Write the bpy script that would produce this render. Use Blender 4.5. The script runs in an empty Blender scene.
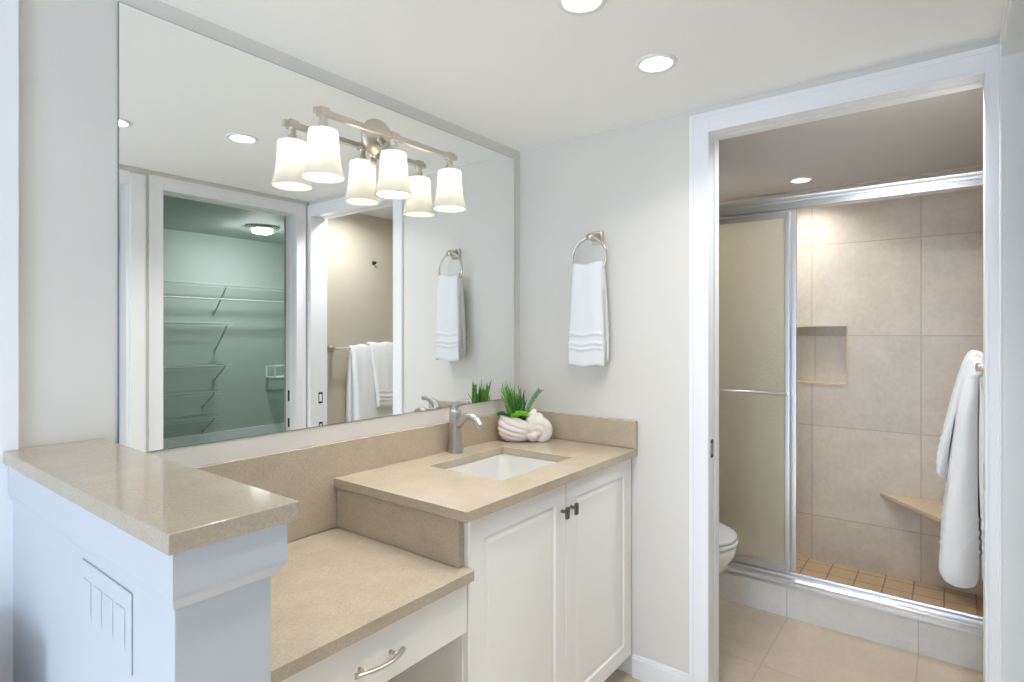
import bpy, bmesh, math, random
from mathutils import Vector, Matrix
random.seed(7)
S = bpy.context.scene
C = S.collection
PI = math.pi

# ------------------------------------------------------------------ camera, world, exposure
cam = bpy.data.cameras.new('camera'); cam_o = bpy.data.objects.new('camera', cam); C.objects.link(cam_o)
YAW = math.radians(37.513)
cam_o.location = (0, 0, 1.327)
cam_o.rotation_euler = (PI / 2, 0, YAW - PI / 2)
cam.sensor_width = 36; cam.lens = 571.2 * 36 / 1024; cam.shift_y = -8.85 / 1024
cam.clip_start = 0.02
S.camera = cam_o
S.view_settings.view_transform = 'Standard'; S.view_settings.look = 'None'
S.view_settings.gamma = 1; S.view_settings.use_curve_mapping = False
S.view_settings.exposure = 0.78
W = bpy.data.worlds.new('sky'); S.world = W; W.use_nodes = True
bg = W.node_tree.nodes['Background']; bg.inputs[0].default_value = (0.60, 0.78, 1.0, 1); bg.inputs[1].default_value = 0.6
S.cycles.max_bounces = 14; S.cycles.diffuse_bounces = 7; S.cycles.glossy_bounces = 6; S.cycles.transmission_bounces = 8
S.cycles.sample_clamp_indirect = 6.0
S.cycles.use_denoising = True

def area(name, loc, rot, sx, sy, power, col, spread=PI):
    l = bpy.data.lights.new(name, 'AREA'); l.shape = 'RECTANGLE'; l.size = sx; l.size_y = sy
    l.energy = power; l.color = col; l.spread = spread
    o = bpy.data.objects.new(name, l); C.objects.link(o); o.location = loc; o.rotation_euler = rot
    return o
# daylight entering by the bedroom window behind the camera (faces +x)
area('window_daylight', (-2.95, 0.0, .85), (0, -PI / 2 - .45, 0), 1.5, 1.3, 46, (0.64, 0.78, 1.0))

# low sunlight added through the same window; its floor bounce brightens the ceiling
bounce_sun = bpy.data.lights.new('bounce_sun', 'SUN'); bounce_sun.energy = 5.0; bounce_sun.angle = math.radians(.6); bounce_sun.color = (1, .99, .97)
sun_o = bpy.data.objects.new('bounce_sun', bounce_sun); C.objects.link(sun_o)
sun_o.rotation_euler = Vector((math.cos(math.radians(28)), .04, -math.sin(math.radians(28)))).to_track_quat('-Z', 'Y').to_euler()

# ------------------------------------------------------------------ helpers
def lin(r, g, b):
    f = lambda c: c / 12.92 if c <= .04045 else ((c + .055) / 1.055) ** 2.4
    return (f(r / 255), f(g / 255), f(b / 255), 1)

def mat(name, col, rough=.5, metal=0., bump=0., bscale=60, var=0., vscale=4, **kw):
    m = bpy.data.materials.new(name); m.use_nodes = True
    nt = m.node_tree; b = nt.nodes['Principled BSDF']
    b.inputs['Base Color'].default_value = col
    b.inputs['Roughness'].default_value = rough; b.inputs['Metallic'].default_value = metal
    for k, v in kw.items(): b.inputs[k.replace('_', ' ')].default_value = v
    tc = nt.nodes.new('ShaderNodeTexCoord')
    if var:
        n = nt.nodes.new('ShaderNodeTexNoise'); n.inputs['Scale'].default_value = vscale; n.inputs['Detail'].default_value = 6
        nt.links.new(tc.outputs['Object'], n.inputs['Vector'])
        mx = nt.nodes.new('ShaderNodeMix'); mx.data_type = 'RGBA'
        mx.inputs['A'].default_value = tuple(c * (1 - var) for c in col[:3]) + (1,)
        mx.inputs['B'].default_value = tuple(min(1, c * (1 + var)) for c in col[:3]) + (1,)
        nt.links.new(n.outputs['Fac'], mx.inputs['Factor']); nt.links.new(mx.outputs['Result'], b.inputs['Base Color'])
    if bump:
        n2 = nt.nodes.new('ShaderNodeTexNoise'); n2.inputs['Scale'].default_value = bscale; n2.inputs['Detail'].default_value = 3
        nt.links.new(tc.outputs['Object'], n2.inputs['Vector'])
        bp = nt.nodes.new('ShaderNodeBump'); bp.inputs['Strength'].default_value = bump; bp.inputs['Distance'].default_value = .01
        nt.links.new(n2.outputs['Fac'], bp.inputs['Height']); nt.links.new(bp.outputs['Normal'], b.inputs['Normal'])
    return m

def tile_mat(name, col, grout, axes, size, off, gap=.004, rough=.35, var=.16):
    """axes: two of 'xyz' the grid runs along (world metres)"""
    m = bpy.data.materials.new(name); m.use_nodes = True
    nt = m.node_tree; N = nt.nodes; L = nt.links; b = N['Principled BSDF']
    geo = N.new('ShaderNodeNewGeometry'); sp = N.new('ShaderNodeSeparateXYZ'); L.new(geo.outputs['Position'], sp.inputs[0])
    def math_(op, a, b_=None):
        n = N.new('ShaderNodeMath'); n.operation = op
        for i, v in enumerate((a, b_)):
            if v is None: continue
            if hasattr(v, 'links'): L.new(v, n.inputs[i])
            else: n.inputs[i].default_value = v
        return n.outputs[0]
    lines = None; ids = []
    for ax, sz, of in zip(axes, size, off):
        t = math_('DIVIDE', math_('SUBTRACT', sp.outputs['xyz'.index(ax)], of), sz)
        ids.append(math_('FLOOR', t))
        fr = math_('ABSOLUTE', math_('SUBTRACT', math_('FRACT', t), .5))
        ln = math_('GREATER_THAN', fr, .5 - gap / sz / 2)
        lines = ln if lines is None else math_('MAXIMUM', lines, ln)
    n1 = N.new('ShaderNodeTexNoise'); n1.inputs['Scale'].default_value = 5; n1.inputs['Detail'].default_value = 8; n1.inputs['Roughness'].default_value = .65
    n2 = N.new('ShaderNodeTexNoise'); n2.inputs['Scale'].default_value = 45; n2.inputs['Detail'].default_value = 4
    wn = N.new('ShaderNodeTexWhiteNoise'); wn.noise_dimensions = '2D'
    cb = N.new('ShaderNodeCombineXYZ'); L.new(ids[0], cb.inputs[0]); L.new(ids[1], cb.inputs[1]); L.new(cb.outputs[0], wn.inputs['Vector'])
    for n in (n1, n2): L.new(geo.outputs['Position'], n.inputs['Vector'])
    s = math_('ADD', math_('MULTIPLY', n1.outputs['Fac'], .62), math_('MULTIPLY', n2.outputs['Fac'], .28))
    s = math_('ADD', s, math_('MULTIPLY', wn.outputs['Value'], .10))
    mx = N.new('ShaderNodeMix'); mx.data_type = 'RGBA'; mx.clamp_factor = True
    mx.inputs['A'].default_value = tuple(c * (1 - var * 1.6) for c in col[:3]) + (1,)
    mx.inputs['B'].default_value = tuple(min(1, c * (1 + var * 1.6)) for c in col[:3]) + (1,)
    L.new(s, mx.inputs['Factor'])
    m2 = N.new('ShaderNodeMix'); m2.data_type = 'RGBA'
    L.new(lines, m2.inputs['Factor']); L.new(mx.outputs['Result'], m2.inputs['A']); m2.inputs['B'].default_value = grout
    L.new(m2.outputs['Result'], b.inputs['Base Color'])
    b.inputs['Roughness'].default_value = rough
    bp = N.new('ShaderNodeBump'); bp.invert = True; bp.inputs['Strength'].default_value = .3; bp.inputs['Distance'].default_value = .002
    L.new(lines, bp.inputs['Height']); L.new(bp.outputs['Normal'], b.inputs['Normal'])
    return m

def box(bm, x0, x1, y0, y1, z0, z1):
    x0, x1 = sorted((x0, x1)); y0, y1 = sorted((y0, y1)); z0, z1 = sorted((z0, z1))
    v = [bm.verts.new((x, y, z)) for x in (x0, x1) for y in (y0, y1) for z in (z0, z1)]
    for f in ((0, 1, 3, 2), (4, 6, 7, 5), (0, 4, 5, 1), (2, 3, 7, 6), (0, 2, 6, 4), (1, 5, 7, 3)):
        bm.faces.new([v[i] for i in f])
    return bm

def frame_of(d):
    d = d.normalized()
    a = Vector((0, 0, 1)) if abs(d.z) < .9 else Vector((1, 0, 0))
    u = d.cross(a).normalized(); return u, d.cross(u).normalized()

def tube(bm, pts, r, n=12, flat=1.0, cap=True):
    """round tube along pts; r a number or one radius per point; flat squeezes the second axis"""
    pts = [Vector(p) for p in pts]
    rs = r if isinstance(r, (list, tuple)) else [r] * len(pts)
    rings = []; u = None
    for i, p in enumerate(pts):
        d = (pts[min(i + 1, len(pts) - 1)] - pts[max(i - 1, 0)]).normalized()
        if u is None: u, v = frame_of(d)
        else:
            u = (u - d * u.dot(d)).normalized(); v = d.cross(u).normalized()
        rings.append([bm.verts.new(p + (u * math.cos(2 * PI * k / n) + v * flat * math.sin(2 * PI * k / n)) * rs[i]) for k in range(n)])
    for a, b in zip(rings, rings[1:]):
        for k in range(n): bm.faces.new((a[k], a[(k + 1) % n], b[(k + 1) % n], b[k]))
    if cap:
        bm.faces.new(rings[0][::-1]); bm.faces.new(rings[-1])
    return bm

def lathe(bm, prof, c=(0, 0, 0), axis='z', n=32, sx=1, sy=1):
    """prof: (radius, height) pairs"""
    c = Vector(c); rings = []
    for r, h in prof:
        ring = []
        for k in range(n):
            a = 2 * PI * k / n; p, q = r * math.cos(a) * sx, r * math.sin(a) * sy
            o = {'z': (p, q, h), 'x': (h, p, q), 'y': (q, h, p)}[axis]
            ring.append(bm.verts.new(c + Vector(o)))
        rings.append(ring)
    for a, b in zip(rings, rings[1:]):
        for k in range(n): bm.faces.new((a[k], a[(k + 1) % n], b[(k + 1) % n], b[k]))
    closed = prof[0] == prof[-1]
    if prof[0][0] > 0 and not closed: bm.faces.new(rings[0][::-1])
    if prof[-1][0] > 0 and not closed: bm.faces.new(rings[-1])
    bmesh.ops.remove_doubles(bm, verts=[v for r in rings for v in r], dist=1e-6)
    return bm

def prism(bm, poly, axis, a0, a1):
    """extrude a polygon of (p, q) along an axis"""
    def P3(p, q, a): return {'x': (a, p, q), 'y': (p, a, q), 'z': (p, q, a)}[axis]
    A = [bm.verts.new(P3(p, q, a0)) for p, q in poly]; B = [bm.verts.new(P3(p, q, a1)) for p, q in poly]
    n = len(poly)
    for k in range(n): bm.faces.new((A[k], A[(k + 1) % n], B[(k + 1) % n], B[k]))
    bm.faces.new(A[::-1]); bm.faces.new(B)
    return bm

def NB(): return bmesh.new()

def obj(name, bm, m, parent=None, smooth=False, bevel=0., subsurf=0, auto=None):
    bmesh.ops.recalc_face_normals(bm, faces=bm.faces)
    me = bpy.data.meshes.new(name); bm.to_mesh(me); bm.free()
    o = bpy.data.objects.new(name, me); C.objects.link(o)
    if m: me.materials.append(m)
    if parent:
        o.parent = parent
        o.matrix_parent_inverse = Matrix.Translation(parent.location).inverted() @ Matrix.Identity(4) if parent.type == 'EMPTY' else Matrix.Identity(4)
    if smooth:
        for p in me.polygons: p.use_smooth = True
    if bevel:
        b = o.modifiers.new('bevel', 'BEVEL'); b.width = bevel; b.segments = 3; b.limit_method = 'ANGLE'; b.angle_limit = math.radians(40)
        for p in me.polygons: p.use_smooth = True
        w = o.modifiers.new('wn', 'WEIGHTED_NORMAL'); w.keep_sharp = True
    if subsurf:
        s = o.modifiers.new('sub', 'SUBSURF'); s.levels = subsurf; s.render_levels = subsurf
    return o

def tag(o, label, cat, group=None):
    o['label'] = label; o['category'] = cat
    if group: o['group'] = group
    return o

def thing(name, loc, label, cat, group=None):
    o = bpy.data.objects.new(name, None); C.objects.link(o); o.location = loc; o.empty_display_size = .05
    return tag(o, label, cat, group)

def struct(name, bm, m, bevel=0.):
    o = obj(name, bm, m, bevel=bevel); o['kind'] = 'structure'; return o

# ------------------------------------------------------------------ materials
PAINT = mat('wall_paint', lin(220, 217, 211), .6, bump=.06, bscale=220)
CEIL = mat('ceiling_paint', lin(249, 249, 248), .8, bump=.10, bscale=160)
TRIM = mat('white_trim_paint', lin(240, 241, 243), .35)
CAB = mat('cabinet_paint', lin(240, 238, 233), .38)
def quartz_mat():
    m = mat('beige_quartz', lin(198, 184, 163), .09)
    nt = m.node_tree; N = nt.nodes; L = nt.links; b = N['Principled BSDF']
    tc = N.new('ShaderNodeTexCoord')
    n1 = N.new('ShaderNodeTexNoise'); n1.inputs['Scale'].default_value = 240; n1.inputs['Detail'].default_value = 4
    n2 = N.new('ShaderNodeTexNoise'); n2.inputs['Scale'].default_value = 14; n2.inputs['Detail'].default_value = 5
    r = N.new('ShaderNodeValToRGB')
    r.color_ramp.elements[0].position = .30; r.color_ramp.elements[0].color = lin(170, 156, 136)
    r.color_ramp.elements[1].position = .70; r.color_ramp.elements[1].color = lin(194, 181, 161)
    ad = N.new('ShaderNodeMath'); ad.operation = 'MULTIPLY_ADD'; ad.inputs[1].default_value = .70
    sc = N.new('ShaderNodeMath'); sc.operation = 'MULTIPLY'; sc.inputs[1].default_value = .30
    for n in (n1, n2): L.new(tc.outputs['Object'], n.inputs['Vector'])
    L.new(n2.outputs['Fac'], sc.inputs[0]); L.new(n1.outputs['Fac'], ad.inputs[0]); L.new(sc.outputs[0], ad.inputs[2])
    L.new(ad.outputs[0], r.inputs[0]); L.new(r.outputs[0], b.inputs['Base Color'])
    return m
QUARTZ = quartz_mat()
NICKEL = mat('brushed_nickel', lin(214, 207, 196), .28, 1.0)
STEEL = mat('brushed_steel', lin(196, 194, 190), .32, 1.0)
DARKMETAL = mat('dark_nickel', lin(120, 116, 110), .35, 1.0)
ALU = mat('polished_aluminium', lin(228, 230, 233), .30, 1.0)
PLATE = mat('strike_metal', lin(75, 72, 68), .4, 1.0)
MIRROR = mat('mirror_silver', (.955, .972, .96, 1), .0, 1.0)
CHINA = mat('white_china', lin(243, 243, 241), .12)
PLASTIC = mat('white_plastic', lin(238, 240, 242), .35)
TERRY = mat('white_terry', lin(243, 244, 246), .95, bump=.5, bscale=420, Sheen_Weight=.3)
POTM = mat('matte_ceramic', lin(236, 230, 224), .6, bump=.12, bscale=90, var=.05, vscale=25)
WIRE = mat('white_wire', lin(190, 200, 195), .5)
BROWN = mat('dark_gap', lin(40, 36, 32), .8)
CLOSET = mat('closet_paint', lin(180, 190, 183), .7)
CARPET = mat('closet_carpet', lin(170, 178, 165), .95, bump=.4, bscale=300, var=.1, vscale=60)
BATHPAINT = mat('bathroom_paint', lin(192, 185, 168), .6)
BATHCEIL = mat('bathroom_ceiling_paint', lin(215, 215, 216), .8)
BEDPAINT = mat('bedroom_paint', lin(215, 218, 222), .7)
def glass_mat():
    m = mat('obscure_glass', lin(255, 253, 243), .36, Transmission_Weight=.85, IOR=1.45)
    nt = m.node_tree; N = nt.nodes; L = nt.links; b = N['Principled BSDF']
    tc = N.new('ShaderNodeTexCoord'); v = N.new('ShaderNodeTexVoronoi'); v.inputs['Scale'].default_value = 70
    L.new(tc.outputs['Object'], v.inputs['Vector'])
    bp = N.new('ShaderNodeBump'); bp.inputs['Strength'].default_value = .35; bp.inputs['Distance'].default_value = .004
    L.new(v.outputs['Distance'], bp.inputs['Height']); L.new(bp.outputs['Normal'], b.inputs['Normal'])
    return m
GLASS = glass_mat()
def emit(name, col, st):
    m = mat(name, col, .5); b = m.node_tree.nodes['Principled BSDF']
    b.inputs['Emission Color'].default_value = col; b.inputs['Emission Strength'].default_value = st
    return m
LENS = emit('downlight_lens', (1, .96, .88, 1), 9)
LEDW = emit('closet_led', (.90, .97, 1, 1), 120)
def shade_mat():
    m = bpy.data.materials.new('frosted_shade'); m.use_nodes = True
    nt = m.node_tree; N = nt.nodes; L = nt.links; N.remove(N['Principled BSDF'])
    t = N.new('ShaderNodeBsdfTranslucent'); t.inputs[0].default_value = (.70, .68, .62, 1)
    d = N.new('ShaderNodeBsdfPrincipled'); d.inputs['Base Color'].default_value = (.80, .79, .74, 1); d.inputs['Roughness'].default_value = .3
    d.inputs['Emission Color'].default_value = (1, .94, .82, 1); d.inputs['Emission Strength'].default_value = .12
    x = N.new('ShaderNodeMixShader'); x.inputs[0].default_value = .5
    L.new(t.outputs[0], x.inputs[1]); L.new(d.outputs[0], x.inputs[2]); L.new(x.outputs[0], N['Material Output'].inputs[0])
    return m
SHADE = shade_mat()
BULB = emit('lit_bulb', (1, .97, .92, 1), 200)
TILEWALL = tile_mat('shower_wall_tile', lin(206, 197, 184), lin(184, 172, 154), 'yz', (.496, .5), (.118, .309), gap=.005, var=.26)
TILESIDE = tile_mat('shower_side_tile', lin(206, 197, 184), lin(184, 172, 154), 'xz', (.496, .5), (3.05, .309), gap=.005)
TILEFLOOR = tile_mat('bathroom_floor_tile', lin(203, 189, 169), lin(186, 172, 152), 'xy', (.5, .4955), (2.41, .105), gap=.006, rough=.3, var=.22)
TILESHOWER = tile_mat('shower_floor_tile', lin(188, 164, 134), lin(128, 106, 82), 'xy', (.121, .121), (3.257, .024), gap=.006, rough=.4, var=.12)
TILECURB = tile_mat('curb_tile', lin(220, 218, 214), lin(195, 190, 182), 'yz', (.5, 3), (.105, -1), gap=.004)
TILESILL = mat('tile_ledge', lin(205, 186, 158), .35, var=.06, vscale=20)

# ------------------------------------------------------------------ room shell
YM = 1.52     # mirror wall face
XE = 2.037    # end wall face
YO = -.12     # opposite wall face
H = 2.13
bm = NB(); box(bm, -3.0, 2.135, -.12, 1.62, -.08, 0); box(bm, 2.135, 2.89, -.15, 1.46, -.08, 0); struct('floor', bm, TILEFLOOR)
bm = NB(); box(bm, -.6, XE, YO - .0, YM, H, H + .1); struct('ceiling', bm, CEIL)
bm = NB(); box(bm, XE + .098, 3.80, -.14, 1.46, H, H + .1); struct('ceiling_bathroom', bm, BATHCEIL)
bm = NB(); box(bm, -.6, XE + .1, YM, YM + .1, 0, H + .1); struct('wall_left', bm, PAINT)
bm = NB()
box(bm, XE, XE + .098, .69, YM, 0, H); box(bm, XE, XE + .098, -.087, .69, 2.045, H); box(bm, XE, XE + .098, YO - .1, -.087, 0, H)
struct('wall_end', bm, PAINT)
bm = NB()   # opposite wall with the closet opening and a bedroom door opening
box(bm, 1.957, XE, YO - .1, YO, 0, H); box(bm, 1.196, 1.957, YO - .1, YO, 2.05, H); box(bm, 1.062, 1.196, YO - .1, YO, 0, H)
box(bm, .28, 1.062, YO - .1, YO, 2.05, H); box(bm, -.6, .28, YO - .1, YO, 0, H)
struct('wall_right', bm, PAINT)
# bathroom / shower walls
bm = NB(); box(bm, XE + .098, 2.93, -.24, -.14, 0, H + .1); struct('wall_bathroom_right', bm, BATHPAINT)
bm = NB(); box(bm, 2.93, 3.7, -.24, -.14, 0, H + .1); struct('wall_shower_right', bm, TILESIDE)
bm = NB(); box(bm, XE + .098, 2.93, 1.45, 1.55, 0, H + .1); struct('wall_bathroom_left', bm, BATHPAINT)
bm = NB(); box(bm, 2.93, 3.7, 1.45, 1.55, 0, H + .1); struct('wall_shower_left', bm, TILESIDE)
bm = NB(); XB = 3.55; n0, n1, m0, m1 = .446, .76, 1.04, 1.358
box(bm, XB, XB + .15, -.14, n0, .0, H); box(bm, XB, XB + .15, n1, 1.45, .0, H)
box(bm, XB, XB + .15, n0, n1, .0, m0); box(bm, XB, XB + .15, n0, n1, m1, H); box(bm, XB + .09, XB + .15, n0, n1, m0, m1)
struct('wall_shower_back', bm, TILEWALL)
bm = NB()   # niche edge trim
for a in ((XB - .004, XB + .012, n0 - .008, n0, m0 - .008, m1 + .008), (XB - .004, XB + .012, n1, n1 + .008, m0 - .008, m1 + .008)): box(bm, *a)
box(bm, XB - .004, XB + .012, n0, n1, m1, m1 + .008); box(bm, XB - .004, XB + .088, n0 + .001, n1 - .001, m0 - .004, m0 + .006)
struct('trim_1', bm, TILESILL)
bm = NB(); box(bm, 3.01, XB, -.14, 1.45, -.02, .06); struct('floor_shower', bm, TILESHOWER)
bm = NB(); box(bm, 2.89, 3.01, -.14, 1.45, -.02, .148); struct('curb', bm, TILECURB, bevel=.003)
bm = NB(); box(bm, 2.886, 2.892, -.138, 1.448, .140, .1515); struct('trim_2', bm, ALU)
# closet
bm = NB(); box(bm, 1.06, 4.4, -3.96, -3.86, -.05, 2.57); struct('wall_closet_back', bm, CLOSET)
bm = NB(); box(bm, 1.06, 1.1, -3.86, -.22, -.05, 2.57); struct('wall_closet_left', bm, CLOSET)
bm = NB(); box(bm, 4.3, 4.4, -3.86, -.24, -.05, 2.57); struct('wall_closet_right', bm, CLOSET)
bm = NB(); box(bm, 1.1, 4.3, -.25, -.241, 2.05, 2.57); box(bm, 1.95, 4.3, -.25, -.241, -.05, 2.05); struct('wall_closet_front', bm, CLOSET)
bm = NB(); box(bm, 1.06, 4.4, -3.96, -.22, 2.47, 2.57); struct('ceiling_closet', bm, CLOSET)
bm = NB(); box(bm, 1.06, 4.4, -3.96, -.12, -.05, .0); struct('floor_closet', bm, CARPET)
bm = NB(); box(bm, 1.1, 4.3, -3.86, -3.845, 0, .15); struct('baseboard_closet', bm, TRIM)
# bedroom behind the camera, whose window lights the place
bm = NB()
box(bm, -3.1, -3.0, -1.2, -.75, 0, 2.6); box(bm, -3.1, -3.0, .95, 3.0, 0, 2.6); box(bm, -3.1, -3.0, -.75, .95, 0, .7); box(bm, -3.1, -3.0, -.75, .95, 2.2, 2.6)
struct('wall_bedroom_window', bm, BEDPAINT)
bm = NB(); box(bm, -3.0, -.6, 3.0, 3.1, 0, 2.6); box(bm, -.7, -.6, 1.62, 3.0, 0, 2.6); struct('wall_bedroom_left', bm, BEDPAINT)
bm = NB(); box(bm, -3.0, -.6, -1.3, -1.2, 0, 2.6); box(bm, -.7, -.6, -1.2, -.22, 0, 2.6); struct('wall_bedroom_right', bm, BEDPAINT)
bm = NB(); box(bm, -3.1, -.6, -1.3, 3.1, 2.6, 2.7); box(bm, -.62, -.6, -.22, 1.62, H, 2.6); struct('ceiling_bedroom', bm, CEIL)
bm = NB(); box(bm, -3.0, -.6, -1.2, -.12, -.08, 0); box(bm, -3.0, -.6, 1.62, 3.0, -.08, 0); struct('floor_bedroom', bm, CARPET)
bm = NB()
for a in ((-.75, -.69, .7, 2.2), (.89, .95, .7, 2.2), (.07, .13, .7, 2.2)): box(bm, -3.06, -3.02, a[0], a[1], a[2], a[3])
for a in ((.7, .76), (2.14, 2.2)): box(bm, -3.06, -3.02, -.69, .89, a[0], a[1])
struct('window_1', bm, TRIM)

def casing(name, axis, face, out, lo, hi, z1, wl, wr, wt, th=.017):
    """door casing on the wall plane axis=face, projecting towards out; opening lo..hi, head z1; with a raised outer band and an inner bead"""
    bm = NB()
    def b(a0, a1, z0, z1_, t0, t1):
        f0, f1 = face + out * t0, face + out * t1
        if axis == 'x': box(bm, f0, f1, a0, a1, z0, z1_)
        else: box(bm, a0, a1, f0, f1, z0, z1_)
    T = z1 + wt
    b(lo - wl, lo, 0, T, 0, th * .8); b(hi, hi + wr, 0, T, 0, th * .8); b(lo, hi, z1, T, 0, th * .8)
    for w, d, s in ((wl, lo - wl, 1), (wr, hi + wr, -1)):
        e = d + s * .016; b(min(d, e), max(d, e), 0, T, th * .8, th)
        i0 = (lo if s > 0 else hi); i1 = i0 - s * .008; b(min(i0, i1), max(i0, i1), 0, z1, th * .8, th * .95)
    b(lo - wl + .016, hi + wr - .016, T - .016, T, th * .8, th); b(lo, hi, z1, z1 + .008, th * .8, th * .95)
    return struct(name, bm, TRIM, bevel=.003)

bm = NB(); prism(bm, [(1.245, 0), (1.519, 0), (1.519, .78), (1.245, .78)], 'x', -.59, .226); struct('shadow_block', bm, TRIM, bevel=.004)   # unseen furniture-sized block, added to cast a shadow on the half wall
casing('trim_3', 'x', XE, -1, -.075, .678, 2.035, .044, .069, .07)
bm = NB()   # jamb boards of the bathroom doorway, split by the pocket slot
for x0, x1 in ((XE - .001, 2.076), (2.094, XE + .100)):
    box(bm, x0, x1, .678, .69, 0, 2.035); box(bm, x0, x1, -.087, .69, 2.035, 2.046)
box(bm, 2.076, 2.094, .686, .69, 0, 2.035)
box(bm, XE - .001, XE + .100, -.087, -.075, 0, 2.035)
struct('door_1', bm, TRIM)
casing('trim_4', 'y', YO, 1, 1.208, 1.945, 2.04, .064, .062, .065)
bm = NB()
for y0, y1 in ((-.155, -.119), (-.223, -.172)):
    box(bm, 1.196, 1.208, y0, y1, 0, 2.04); box(bm, 1.945, 1.957, y0, y1, 0, 2.04); box(bm, 1.196, 1.957, y0, y1, 2.04, 2.05)
box(bm, 1.953, 1.957, -.172, -.155, 0, 2.04)
struct('door_2', bm, TRIM)
bm = NB()   # jamb of the door on the left of the closet, seen in the mirror
box(bm, 1.05, 1.062, -.22, -.119, 0, 2.04); box(bm, .28, .292, -.22, -.119, 0, 2.04); box(bm, .292, 1.05, -.22, -.119, 2.04, 2.05)
struct('door_3', bm, TRIM)
bm = NB(); box(bm, 1.062, 1.128, YO, YO + .02, 0, 2.095); box(bm, .22, 1.062, YO, YO + .014, 2.04, 2.105); box(bm, .21, .28, YO, YO + .02, 0, 2.105); struct('trim_5', bm, TRIM, bevel=.003)
bm = NB(); box(bm, .276, .312, YM - .016, YM, 0, H); struct('trim_6', bm, TRIM, bevel=.003)
bm = NB(); box(bm, XE - .016, XE, .747, .972, 0, .078); box(bm, XE - .010, XE, .747, .972, .078, .088); struct('baseboard_end', bm, TRIM, bevel=.003)
bm = NB()   # side room behind the open door
box(bm, -.6, -.5, -2.2, -.22, 0, 2.4); box(bm, .92, .999, -2.2, -.97, 0, 2.4); box(bm, -.5, -.05, -2.2, -2.1, 0, 2.4); box(bm, .90, .92, -2.2, -2.1, 0, .3)
box(bm, -.05, .92, -2.2, -2.1, 0, .3); box(bm, -.05, .92, -2.2, -2.1, 1.95, 2.4)
struct('wall_side_room', bm, PAINT)
bm = NB(); box(bm, -.6, 1.0, -2.2, -.22, 2.4, 2.5); struct('ceiling_side_room', bm, CEIL)
bm = NB(); box(bm, -.6, .999, -2.2, -.12, -.08, 0); struct('floor_side_room', bm, TILEFLOOR)
bm = NB()
for a in ((-.05, .0), (.40, .46), (.87, .92)): box(bm, a[0], a[1], -2.17, -2.13, .3, 1.95)
box(bm, .0, .87, -2.17, -2.13, .3, .35); box(bm, .0, .87, -2.17, -2.13, 1.90, 1.95)
struct('window_2', bm, TRIM)
t = thing('hinged_door', (1.03, -.6, 0), 'white open door at the left edge of the mirror, beside the closet opening', 'door')
bm = NB(); box(bm, .999, 1.034, -.955, -.205, .01, 2.03)
obj('door_slab', bm, TRIM, t, bevel=.002)
bm = NB(); tube(bm, [(1.040, -.200, 1.72), (1.040, -.200, 1.80)], .006); obj('hinge', bm, PLASTIC, t)
bm = NB(); lathe(bm, [(.026, 0), (.026, -.006), (.01, -.008), (.01, -.03), (.026, -.035), (.03, -.05), (.02, -.062), (0, -.064)], (.999, -.90, .95), 'x'); obj('knob', bm, NICKEL, t, smooth=True)

# ------------------------------------------------------------------ mirror and vanity wall
bm = NB(); box(bm, .491, 1.988, YM - .006, YM - .0005, 1.043, 2.085)
MIR = tag(obj('wall_mirror', bm, MIRROR), 'large frameless mirror on the wall above the vanity and desk', 'mirror')

bm = NB(); box(bm, .4895, 1.9895, YM - .004, YM - .0004, 1.0415, 2.087); obj('edge_backing', bm, mat('mirror_edge', lin(120, 122, 120), .4), MIR)
bm = NB(); box(bm, .455, XE - .001, YM - .021, YM - .001, .727, .9865)
tag(obj('backsplash', bm, QUARTZ, bevel=.0015), 'long beige quartz backsplash strip along the wall below the mirror', 'backsplash')
bm = NB(); box(bm, XE - .021, XE - .001, .953, YM - .022, .881, .9865)
tag(obj('side_splash', bm, QUARTZ, bevel=.0015), 'short beige quartz splash on the end wall beside the white shell pot', 'backsplash')

# vanity top with the sink cut-out
SX0, SX1, SY0, SY1 = 1.346, 1.750, 1.073, 1.387
bm = NB(); X0, X1, Y0, Y1 = 1.057, XE - .001, .953, YM - .0215
xs = [X0, SX0, SX1, X1]; ys = [Y0, SY0, SY1, Y1]
def grid_slab(bm, xs, ys, z0, z1, hole):
    vt = {}; 
    for i, x in enumerate(xs):
        for j, y in enumerate(ys):
            for k, z in enumerate((z0, z1)): vt[i, j, k] = bm.verts.new((x, y, z))
    nx, ny = len(xs) - 1, len(ys) - 1
    solid = lambda i, j: 0 <= i < nx and 0 <= j < ny and (i, j) != hole
    for i in range(nx):
        for j in range(ny):
            if not solid(i, j): continue
            for k in (0, 1): bm.faces.new([vt[i, j, k], vt[i + 1, j, k], vt[i + 1, j + 1, k], vt[i, j + 1, k]])
            for di, dj, a, b in ((-1, 0, (0, 0), (0, 1)), (1, 0, (1, 0), (1, 1)), (0, -1, (0, 0), (1, 0)), (0, 1, (0, 1), (1, 1))):
                if not solid(i + di, j + dj):
                    p, q = (i + a[0], j + a[1]), (i + b[0], j + b[1])
                    bm.faces.new([vt[p + (0,)], vt[q + (0,)], vt[q + (1,)], vt[p + (1,)]])
grid_slab(bm, xs, ys, .852, .88, (1, 1))
tag(obj('vanity_countertop', bm, QUARTZ, bevel=.002), 'beige quartz countertop with sink cut-out on the white two-door cabinet', 'countertop')

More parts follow.
